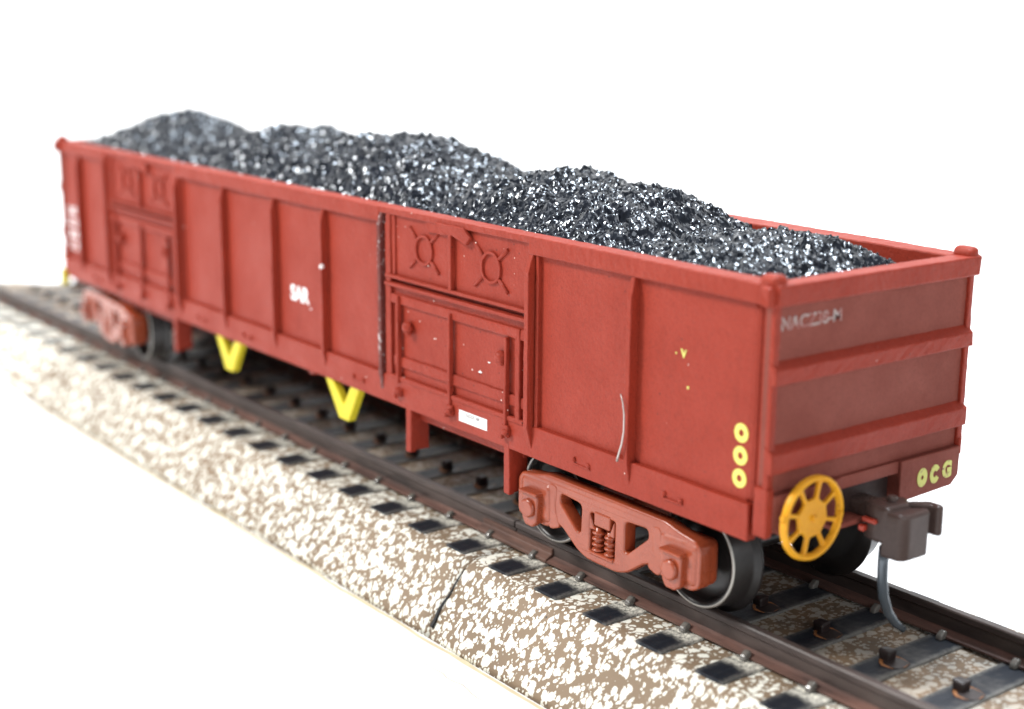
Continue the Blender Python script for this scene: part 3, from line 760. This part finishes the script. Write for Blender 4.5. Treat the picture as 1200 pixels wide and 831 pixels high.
# ------------------------------------------------------------------ track
PITCH = 7.46; X_TIE = -94.01 + 0.3; GAP = -38.5
def rail_profile(y):   # code 100 rail, head centred on y, top at z=0
    h = [(-0.45, -0.12), (-0.33, 0), (0.33, 0), (0.45, -0.12), (0.45, -0.62), (0.2, -0.85), (0.2, -1.95), (0.5, -2.12), (1.12, -2.3), (1.12, -2.5), (-1.12, -2.5), (-1.12, -2.3), (-0.5, -2.12), (-0.2, -1.95), (-0.2, -0.85), (-0.45, -0.62)]
    return [(y + a, b) for a, b in h]
def track(name, label, x0, x1, with_joiner):
    T = thing(name, label, 'model track', ((x0 + x1) / 2, 0, -4))
    T['group'] = 'lengths of model railway track'
    for y in (-8.7, 8.7):
        r = MB().prism(rail_profile(y), 'x', (x0 if y < 0 else max(x0, -207)) + 0.12, x1 - 0.12, 0.0).build('rail', [M['railhead'], M['railfoot']], T)
        for p_ in r.data.polygons:
            if (p_.center.z * 1000 - 4) < -1.9: p_.material_index = 1
        if with_joiner:
            pr_ = [(y + a, b) for a, b in [(-1.24, -2.55), (1.24, -2.55), (1.24, -2.2), (0.42, -1.75), (0.42, -1.2), (-0.42, -1.2), (-0.42, -1.75), (-1.24, -2.2)]]
            MB().prism(pr_, 'x', GAP - 5.6, GAP + 6.2, 0.08).build('rail_joiner', M['joiner'], r)
    n0 = math.ceil((max(x0, -211) - X_TIE) / PITCH + 0.2); n1 = math.floor((x1 - X_TIE) / PITCH - 0.2)
    first = None
    for n in range(n0, n1 + 1):
        x = X_TIE + n * PITCH
        if first is None:
            o_ = (x, 0, -4)
            ob = MB().box(x - 1.7, x + 1.7, -14.7, 14.7, -4.4, -2.62, 0.15); ob.rough(0.04, 0.8)
            sl = ob.build('sleeper', M['sleeper'], T)
            for v in sl.data.vertices: v.co.x -= (x - (x0 + x1) / 2) * S
            sl.location.x = (x - (x0 + x1) / 2) * S; sl['_o'] = (x, 0, -4)
            kids = []
            for y, f in ((-8.7, -1), (-8.7, 1), (8.7, -1), (8.7, 1)):
                c = MB().prism([(y + f * 0.75, -2.6), (y + f * 0.72, -1.85), (y + f * 1.1, -1.75), (y + f * 1.65, -2.15), (y + f * 1.75, -2.6)], 'x', x - 0.65, x - 0.0, 0.15)
                kids.append(c.build('rail_clip', M['clip'], sl))
            c = MB().box(x - 1.1, x + 0.1, -0.4, 0.8, -2.75, -1.65, 0.25, seg=3).rough(0.12, 1.1)
            kids.append(c.build('spike', M['spike'], sl))
            c = MB().lathe([(1.3, -2.62), (1.2, -2.57)], (x + 0.25, 0.15, 0), 'z', 20).rough(0.3, 0.8)
            kids.append(c.build('spike_hole', M['rusty'], sl))
            c = MB().lathe([(1.12, -2.62), (1.08, -2.54)], (x + 0.5, 0.1, 0), 'z', 20).rough(0.2, 0.8)
            kids.append(c.build('spike_hole', M['spike'], sl))
            first = (sl, kids, x)
        else:
            sl, kids, xf = first
            c = sl.copy(); COL.objects.link(c); c.parent = T; c.location = ((x - (x0 + x1) / 2) * S, random.uniform(-0.15, 0.15) * S, 0)
            for kd in kids:
                d = kd.copy(); COL.objects.link(d); d.parent = c
    return T
track('railway_track', 'far length of weathered model track, beyond the rusty rail joiner, under most of the wagon', -228, GAP, False)
track('railway_track', 'near length of weathered model track with the rusty joiner, running out to the right', GAP, 60, True)

# roadbed of printed foam
def roadbed(label, x0, x1):
    mb = MB()
    n = max(2, int((x1 - x0) / 3))
    sec = [(-20.4, -10.0), (-20.2, -9.3), (-15.7, -3.5), (-14.9, -2.86), (14.9, -2.86), (15.7, -3.5), (20.2, -9.3), (20.4, -10.0)]
    # subdivide the section
    pts = []
    for k in range(len(sec)):
        a, b = sec[k], sec[(k + 1) % len(sec)]
        m = max(1, int(math.hypot(b[0] - a[0], b[1] - a[1]) / 1.2))
        for q in range(m): pts.append((a[0] + (b[0] - a[0]) * q / m, a[1] + (b[1] - a[1]) * q / m))
    rings = []
    for i in range(n + 1):
        x = x0 + (x1 - x0) * i / n
        ring = []
        for (y, z) in pts:
            w = 0.0 if z < -9.9 else 1.0
            e = Vector((0, noise.noise(Vector((x * 0.25, y * 0.3, z))) * 0.3, noise.noise(Vector((x * 0.35, y * 0.35, z + 7))) * 0.14)) * w
            k_ = max(0.0, 1 - (x + 212) / 25) if x0 < -100 else 0.0      # the far end is cut at a slant
            ring.append(mb.bm.verts.new(Vector((x - max(0.0, 8 - y) * 0.95 * k_, y, z)) + e))
        rings.append(ring)
    fs = []
    for i in range(n):
        for k in range(len(pts)):
            q = (k + 1) % len(pts)
            f = mb.bm.faces.new((rings[i][k], rings[i + 1][k], rings[i + 1][q], rings[i][q])); f.smooth = True; fs.append(f)
    fs.append(mb.bm.faces.new(rings[0])); fs.append(mb.bm.faces.new(rings[-1]))
    bmesh.ops.recalc_face_normals(mb.bm, faces=fs)
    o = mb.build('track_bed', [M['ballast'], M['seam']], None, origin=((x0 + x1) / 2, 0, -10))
    o['label'] = label; o['category'] = 'track bed'; o['group'] = 'foam track bed pieces'
    return o
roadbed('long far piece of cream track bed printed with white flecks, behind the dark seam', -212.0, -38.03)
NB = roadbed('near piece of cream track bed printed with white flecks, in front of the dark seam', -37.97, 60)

mb = MB()
V = []
for k in range(15):
    u = k / 14
    y = -15.6 - 4.35 * u; z = -3.62 - 5.35 * u
    wd = 0.03 + 0.2 * u * (0.7 + 0.5 * noise.noise(Vector((k * 0.9, 0, 0))))
    x = -38.0 + 0.35 * noise.noise(Vector((k * 0.25, 2, 0))) - 0.2 * math.sin(u * PI)
    V.append([mb.bm.verts.new((x - wd, y - 0.2, z + 0.2)), mb.bm.verts.new((x + wd, y - 0.2, z + 0.2)), mb.bm.verts.new((x + wd, y + 0.4, z - 0.4)), mb.bm.verts.new((x - wd, y + 0.4, z - 0.4))])
for a, b in zip(V, V[1:]):
    for q in range(4): mb.bm.faces.new((a[q], a[(q + 1) % 4], b[(q + 1) % 4], b[q]))
mb.bm.faces.new(V[0]); mb.bm.faces.new(V[-1])
bmesh.ops.recalc_face_normals(mb.bm, faces=mb.bm.faces[:])
mb.build('crack', M['seam'], NB)

# ------------------------------------------------------------------ white card sweep
cam_az = 2.487
fx, fy = math.cos(cam_az), math.sin(cam_az)
bm = bmesh.new()
prof2 = [(-900, -10.0)] + [(420 + 0, -10.0)] + [(420 + 260 * math.sin(a), -10 + 260 * (1 - math.cos(a))) for a in [PI / 2 * k / 16 for k in range(1, 17)]] + [(680, 1400)]
rows = []
for d, z in prof2:
    rows.append([bm.verts.new((fx * d + fy * w, fy * d - fx * w, z)) for w in (-1500, 1500)])
for a, b in zip(rows, rows[1:]):
    f = bm.faces.new((a[0], a[1], b[1], b[0])); f.smooth = True
bmesh.ops.recalc_face_normals(bm, faces=bm.faces[:])
m_ = MB(); m_.bm.free(); m_.bm = bm
g = m_.build('ground', M['card'], None, origin=(0, 0, -10)); g['kind'] = 'structure'

def mark(name, pts, w, mat):
    mb = MB(); n = len(pts)
    V = []
    for i, (x, y) in enumerate(pts):
        ww = w * (0.6 + 0.8 * abs(noise.noise(Vector((x * 0.3, y, 0))))) * (0.25 if i in (0, n - 1) else 1)
        V.append((mb.bm.verts.new((x, y - ww, -9.985)), mb.bm.verts.new((x, y + ww, -9.985))))
    for a, b in zip(V, V[1:]): mb.bm.faces.new((a[0], b[0], b[1], a[1]))
    o = mb.build(name, mat, g)
    return o
def wav(x0, x1, y0, y1, n, amp):
    return [(x0 + (x1 - x0) * k / n, y0 + (y1 - y0) * k / n + amp * noise.noise(Vector((k * 0.45, x0, 1)))) for k in range(n + 1)]
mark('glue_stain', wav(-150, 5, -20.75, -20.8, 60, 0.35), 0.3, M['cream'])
mark('crease', wav(-34.6, -22.4, -24.0, -24.05, 12, 0.5), 0.10, M['crease'])
mark('crease', wav(-50.5, -39.8, -25.3, -24.3, 12, 0.4), 0.06, M['cream'])
mark('crease', wav(-70.3, -62.2, -25.4, -25.0, 8, 0.3), 0.06, M['cream'])

# ------------------------------------------------------------------ light
w = bpy.data.worlds.new('World'); sc.world = w; w.use_nodes = True
w.node_tree.nodes['Background'].inputs['Color'].default_value = (0.96, 0.98, 1.0, 1)
w.node_tree.nodes['Background'].inputs['Strength'].default_value = 0.29
def area(name, loc, target, size, power, colour=(1, 1, 1)):
    l = bpy.data.lights.new(name, 'AREA'); l.shape = 'RECTANGLE'; l.size = size[0] * S; l.size_y = size[1] * S
    l.energy = power; l.color = colour
    o = bpy.data.objects.new(name, l); COL.objects.link(o)
    o.location = Vector(loc) * S
    d = Vector(target) - Vector(loc)
    o.rotation_euler = d.to_track_quat('-Z', 'Y').to_euler()
    return o
area('key_light', (-430, -520, 560), (-60, 0, 10), (170, 170), 9.3, (1.0, 0.98, 0.95))  # studio key lamp from the upper left
area('overhead_light', (-120, 170, 600), (-60, 0, 0), (150, 120), 5.6, (0.84, 0.92, 1.0))
area('side_fill_light', (560, -160, 260), (0, 0, 15), (300, 300), 1.5, (0.95, 0.97, 1.0))
area('backdrop_light', (-100, 250, 900), (-480, 400, 60), (700, 700), 6.0)

# ------------------------------------------------------------------ camera
cx, cy, cz, yaw, pitch, roll, fpx = 76.1560, -97.7044, 52.0648, 2.486928, -0.231377, 0.009134, 1713.082
F = Vector((math.cos(yaw) * math.cos(pitch), math.sin(yaw) * math.cos(pitch), math.sin(pitch)))
R0 = Vector((math.sin(yaw), -math.cos(yaw), 0)); U0 = R0.cross(F)
Rv = R0 * math.cos(roll) + U0 * math.sin(roll); Uv = U0 * math.cos(roll) - R0 * math.sin(roll)
cd = bpy.data.cameras.new('camera'); cam = bpy.data.objects.new('camera', cd); COL.objects.link(cam)
mat = Matrix((Rv, Uv, -F)).transposed().to_4x4(); mat.translation = Vector((cx, cy, cz)) * S
cam.matrix_world = mat
cd.sensor_width = 36; cd.sensor_fit = 'HORIZONTAL'; cd.lens = fpx / 1200 * 36
cd.clip_start = 0.005; cd.clip_end = 20
cd.dof.use_dof = True
cd.dof.focus_distance = (Vector((-30, -13, 20)) - Vector((cx, cy, cz))).dot(F) * S
cd.dof.aperture_fstop = 24
sc.camera = cam

for o in list(COL.objects):
    if '_o' in o: del o['_o']
sc.render.engine = 'CYCLES'
sc.cycles.max_bounces = 8
sc.view_settings.view_transform = 'Standard'; sc.view_settings.look = 'None'
sc.view_settings.exposure = 0.0; sc.view_settings.gamma = 1.0
